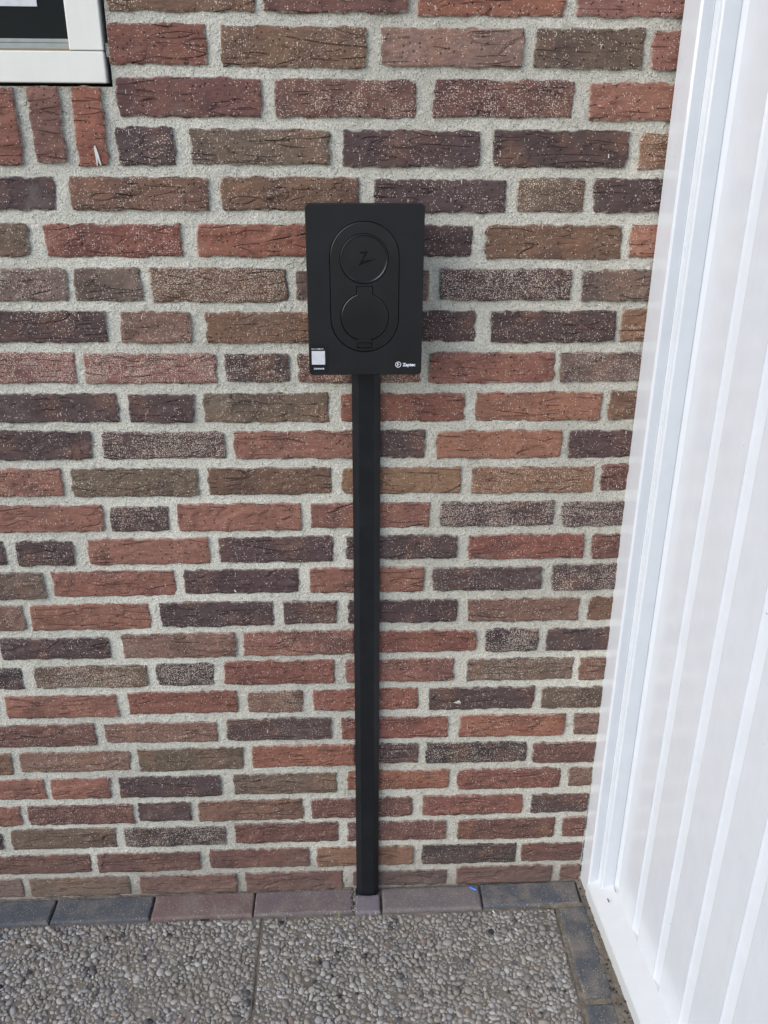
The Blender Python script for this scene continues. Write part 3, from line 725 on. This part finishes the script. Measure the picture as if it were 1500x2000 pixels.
# starts where the post ends
V = [(x_, y_-0.0399, z_) for x_, y_, z_ in V]
m.add(V, F); o = m.obj('bottom_rail', M_SILL, door); o.location = (-0.469, 0, 0)
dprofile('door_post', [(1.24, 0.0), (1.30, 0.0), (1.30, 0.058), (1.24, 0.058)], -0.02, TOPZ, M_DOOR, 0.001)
m = MB()
V = [D(a_, b_, z_) for z_ in (2.12, 2.18) for a_, b_ in ((-0.012, 0.0), (1.30, 0.0), (1.30, 0.058), (-0.012, 0.058))]
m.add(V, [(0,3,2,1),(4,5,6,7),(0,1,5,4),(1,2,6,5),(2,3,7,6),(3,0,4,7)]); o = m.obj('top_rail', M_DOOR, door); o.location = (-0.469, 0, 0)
# dirty paint cracks along the foot of the boards
m = MB()
for i in range(10):
    a_ = 0.072+0.0016*i; 
    V = [D(a_, 0.0385-0.0002*i, 0.0635), D(a_+0.0012, 0.0385, 0.0650), D(a_+0.0012, 0.0372-rnd.uniform(0, 0.0012), 0.0632)]
    m.add(V, [(0, 1, 2)])
o = m.obj('paint_crack', M_TWIG, door, kind='stuff'); o.location = (-0.469, 0, 0)
m = MB()
c = Vector(D(0.100, 0.020, 0.0545)); 
m.add([c+Vector(q) for q in [(-0.0018, 0.004, 0.0006), (0.0, 0.0045, 0.0016), (0.0012, -0.004, 0.0010), (-0.0005, -0.005, 0.0004)]], [(0, 1, 2, 3)])
o = m.obj('paint_chip', M_TWIG, door); o.location = (-0.469, 0, 0)

# ------------------------------------------------------------------ cable duct below the charger
duct = MB()
x0, x1, yb, yf, ch = 0.0057, 0.0505, -0.0005, -0.0200, 0.0100
prof = [(x0, yb), (x0, yf+ch), (x0+ch, yf), (x1-ch, yf), (x1, yf+ch), (x1, yb)]
V = []
for z in (-0.004, 1.112):
    for (x, y) in prof: V.append((x, y, z))
k = len(prof)
duct.add(V, [tuple(range(k)), tuple(range(2*k-1, k-1, -1))]+[(j, (j+1) % k, k+(j+1) % k, k+j) for j in range(k)])
o = duct.obj('cable_duct', M_DUCT, bevel=0.0006, seg=2, label='tall slim black cable duct with chamfered edges running up the bricks to the charger', category='cable duct')

# ------------------------------------------------------------------ charger
CX, CZ = 0.0257, 1.2127                   # centre of the front face
YF = -0.0750
HW, HH = 0.0820, 0.1188
charger = empty('wall_charger', (CX, 0, CZ), label='black rectangular wall charger with a round cap and flap above the duct', category='charger')
def put(o, parent=charger):
    if parent is charger: o.location = (-CX, 0, -CZ)
    return o
def rrect(cx, cz, hw, hh, r, n=8):
    P = []
    for qx, qz, a0 in ((1, 1, 0), (-1, 1, 90), (-1, -1, 180), (1, -1, 270)):
        for i in range(n+1):
            t = math.radians(a0+90*i/n); P.append((cx+qx*(hw-r)+r*math.cos(t), cz+qz*(hh-r)+r*math.sin(t)))
    return P
def circ(cx, cz, r, n=72): return [(cx+r*math.cos(2*math.pi*i/n), cz+r*math.sin(2*math.pi*i/n)) for i in range(n)]
def loft(name, loops, mat, parent, cap0=True, cap1=True, smooth=True, ang=35, **kw):
    """loops: list of (poly, y)"""
    m = MB(); k = len(loops[0][0]); V = []
    for poly, y in loops: V += [(x, y, z) for x, z in poly]
    F = []
    for i in range(len(loops)-1):
        for j in range(k): F.append((i*k+j, i*k+(j+1) % k, (i+1)*k+(j+1) % k, (i+1)*k+j))
    if cap0: F.append(tuple(range(k-1, -1, -1)))
    if cap1: F.append(tuple(range((len(loops)-1)*k, len(loops)*k)))
    m.add(V, F); o = m.obj(name, mat, parent, **kw)
    if smooth:
        me = o.data; me.polygons.foreach_set('use_smooth', [True]*len(me.polygons)); me.set_sharp_from_angle(angle=math.radians(ang))
    return put(o, parent)
# rear box and front cover with a ring-shaped opening for the oval insert
loft('rear_box', [(rrect(CX, CZ-0.004, HW-0.012, HH-0.016, 0.010), -0.0010), (rrect(CX, CZ-0.004, HW-0.010, HH-0.014, 0.010), YF+0.0165)], M_COVER, charger)
# keyed frame quad-strip: outer rounded rectangle to pill opening, sampled by angle
PX, PZ, PR, PHH = 0.02480, 1.21865, 0.04905, 0.09105
def pill(cx, cz, r, hh, n=96):
    P = []
    L = hh-r
    per = 4*L+2*math.pi*r
    for i in range(n):
        t = 2*math.pi*i/n
        P.append((cx+r*math.cos(t), cz+r*math.sin(t)+(L if t < math.pi and i != 0 else -L if t > math.pi else 0)))
    # explicit straight-side points
    Q = []
    for i in range(n//2+1):
        t = math.pi*i/(n//2); Q.append((cx+r*math.cos(t), cz+L+r*math.sin(t)))
    for i in range(n//2+1):
        t = math.pi+math.pi*i/(n//2); Q.append((cx+r*math.cos(t), cz-L+r*math.sin(t)))
    return Q
def face_with_holes(name, outer, holes, y, mat, parent, depth=None, **kw):
    """planar face with holes (triangulated) whose hole walls go back to y+depth"""
    import bmesh
    from mathutils.geometry import tessellate_polygon
    loops = [outer]+holes
    tri = tessellate_polygon([[Vector((x, z, 0)) for x, z in lp] for lp in loops])
    flat = [(x, y, z) for lp in loops for x, z in lp]
    m = MB(); m.add(flat, [tuple(t) for t in tri])
    if depth:
        base = len(outer)
        for lp in holes:
            n_ = len(lp); V = [(x, y, z) for x, z in lp]+[(x, y+depth, z) for x, z in lp]
            m.add(V, [(i, (i+1) % n_, n_+(i+1) % n_, n_+i) for i in range(n_)])
    return m
outer_front = rrect(CX, CZ, HW-0.0012, HH-0.0012, 0.0042)
hole = pill(PX, PZ, PR, PHH)
m = face_with_holes('front_cover', outer_front, [hole], YF, M_COVER, charger, 0.0030)
# cover sides with a softly rounded arris
prev = outer_front; k = len(outer_front)
steps = [(0.0004, 0.0002), (0.0009, 0.0007), (0.0012, 0.0016), (0.0012, 0.0160), (0.0, 0.0180)]
ring0 = [(x, YF, z) for x, z in outer_front]
for (g_, dy) in steps:
    ring1 = [(x, YF+dy, z) for x, z in rrect(CX, CZ, HW-0.0012+g_, HH-0.0012+g_, 0.0042+g_)]
    m.add(ring0+ring1, [(i, (i+1) % k, k+(i+1) % k, k+i) for i in range(k)]); ring0 = ring1
m.add(ring0, [tuple(range(k))])
o = m.obj('front_cover', M_COVER, charger); put(o)
me = o.data
import bmesh
bm = bmesh.new(); bm.from_mesh(me); bmesh.ops.remove_doubles(bm, verts=bm.verts, dist=1e-6); bmesh.ops.recalc_face_normals(bm, faces=bm.faces); bm.to_mesh(me); bm.free()
# oval insert, with round openings for the cap and the flap
C1 = (0.0242, 1.2588); R1 = 0.0330
C2 = (0.0248, 1.1780); R2 = 0.0336
TW = 0.0110
def flap_outline(g):
    """circle with a hinge tab on top"""
    r = R2+g; tw = TW+g; top = 1.2205+g
    a0 = math.asin(tw/r)
    P = []
    n = 80
    for i in range(n+1):
        t = math.pi/2+a0+(2*math.pi-2*a0)*i/n; P.append((C2[0]+r*math.cos(t), C2[1]+r*math.sin(t)))
    P += [(C2[0]+tw, top), (C2[0]-tw, top)]
    return P
def ins_loop(g): return pill(PX, PZ, PR+g, PHH+g)
latch = [(C2[0]-TW, 1.1415), (C2[0]+TW, 1.1415), (C2[0]+TW, 1.1335), (C2[0]-TW, 1.1335)]
m = face_with_holes('oval_insert', ins_loop(-0.0020), [circ(*C1, R1+0.0013), flap_outline(0.0010), latch], YF+0.0004, M_INSERT, charger, 0.0030)
L0 = [(x, YF+0.0004, z) for x, z in ins_loop(-0.0020)]
for (g_, dy) in [(-0.0014, 0.0007), (-0.0009, 0.0018), (-0.0009, 0.0040)]:
    L1 = [(x, YF+dy, z) for x, z in ins_loop(g_)]; k = len(L0)
    m.add(L0+L1, [(i, (i+1) % k, k+(i+1) % k, k+i) for i in range(k)]); L0 = L1
o = m.obj('oval_insert', M_INSERT, charger); put(o)
bm = bmesh.new(); bm.from_mesh(o.data); bmesh.ops.remove_doubles(bm, verts=bm.verts, dist=1e-6); bmesh.ops.recalc_face_normals(bm, faces=bm.faces); bm.to_mesh(o.data); bm.free()
o = loft('recess_back', [(ins_loop(0.001), YF+0.0034), (ins_loop(0.001), YF+0.0050)], M_GROOVE, charger, smooth=False)
# cap: flat disc with a bevelled rim ring
cap = loft('round_cap', [(circ(*C1, R1+0.0006), YF+0.0030), (circ(*C1, R1+0.0006), YF-0.0001), (circ(*C1, R1+0.0001), YF-0.0011), (circ(*C1, R1-0.0007), YF-0.0013), (circ(*C1, R1-0.0023), YF+0.0004)], M_INSERT, charger, ang=25)
# bolt-like Z on the cap
bx, bz = C1; s = 0.2/1283*0.95
def pz(u, v, cx=755, cz=680): return (bx+(u-cx)*s*1.0, bz-(v-cz)*s*1.0)
zig = [pz(*q) for q in [(714, 611), (793, 611), (745, 694), (868, 681), (698, 742), (764, 632), (720, 630)]]
m = MB(); m.prism(zig, YF+0.0001, YF+0.0008); m.obj('bolt_emblem', M_GLYPH, cap)
flap = loft('socket_flap', [(flap_outline(-0.0004), YF+0.0030), (flap_outline(-0.0004), YF+0.0009), (flap_outline(-0.0012), YF+0.0004)], M_INSERT, charger, ang=25)
m = MB(); m.box(C2[0]-TW+0.0008, YF+0.0012, 1.1342, C2[0]+TW-0.0008, YF+0.0030, 1.1412); m.obj('finger_notch', M_GROOVE, flap, bevel=0.0004)
m = MB(); m.box(C2[0]-TW+0.0005, YF-0.0012, 1.1420, C2[0]+TW-0.0010, YF+0.0006, 1.1462); m.obj('flap_lip', M_INSERT, flap, bevel=0.0004)
# sticker, bottom left
stk = MB(); stk.box(-0.0550, YF-0.0003, 1.0985, -0.0287, YF-0.00002, 1.1380)
stk = put(stk.obj('sticker', M_LABEL, charger))
m = MB(); m.box(-0.0522, YF-0.00045, 1.1098, -0.0330, YF-0.00032, 1.1298); m.obj('blank_white_field', M_PAPER, stk)
def text(name, body, size, x, y, z, mat, parent, width=None, bold=0.0):
    cu = bpy.data.curves.new(name, 'FONT'); cu.body = body; cu.size = size; cu.offset = bold; cu.resolution_u = 3
    t = bpy.data.objects.new('tmp', cu); COL.objects.link(t)
    dg = bpy.context.evaluated_depsgraph_get(); me = bpy.data.meshes.new_from_object(t.evaluated_get(dg))
    COL.objects.unlink(t); bpy.data.objects.remove(t)
    n = len(me.vertices); co = np.empty(n*3, np.float32); me.vertices.foreach_get('co', co); co = co.reshape(-1, 3)
    lo, hi = co.min(0), co.max(0); sc = 1 if width is None else width/(hi[0]-lo[0])
    out = np.stack([x+(co[:, 0]-lo[0])*sc, np.full(n, y), z+co[:, 1]*(sc if width else 1)], 1).astype(np.float32)
    me.vertices.foreach_set('co', out.ravel()); me.update(); me.materials.clear(); me.materials.append(mat)
    return link(name, me, parent)
text('small_print', 'Scan for configuration', 0.003, -0.0523, YF-0.0005, 1.1323, M_PRINT, stk, 0.0175, 0.00008)
text('serial_number', 'ZAP039078', 0.004, -0.0497, YF-0.0005, 1.1026, M_PRINT, stk, 0.0150, 0.00010)
# logo, bottom right
o = text('brand_lettering', 'Zaptec', 0.0068, 0.0800, YF-0.0003, 1.1069, M_PRINT, charger, 0.0186, 0.00022); put(o)
ring = MB(); A = circ(0.0736, 1.1093, 0.00430, 48); B = circ(0.0736, 1.1093, 0.00345, 48)
ring.add([(x, YF-0.0003, z) for x, z in A+B], [(i, (i+1) % 48, 48+(i+1) % 48, 48+i) for i in range(48)])
put(ring.obj('logo_ring', M_PRINT, charger))
lz = [(0.0736+(x-bx)*0.190, 1.1093+(z-bz)*0.190) for x, z in [pz(*q, cx=778, cz=677) for q in [(708, 600), (800, 600), (760, 684), (872, 668), (690, 756), (752, 640), (708, 640)]]]
lz = [(x, z) for x, z in lz]
m = MB(); m.prism(lz, YF-0.0004, YF-0.0003); put(m.obj('logo_bolt', M_PRINT, charger))
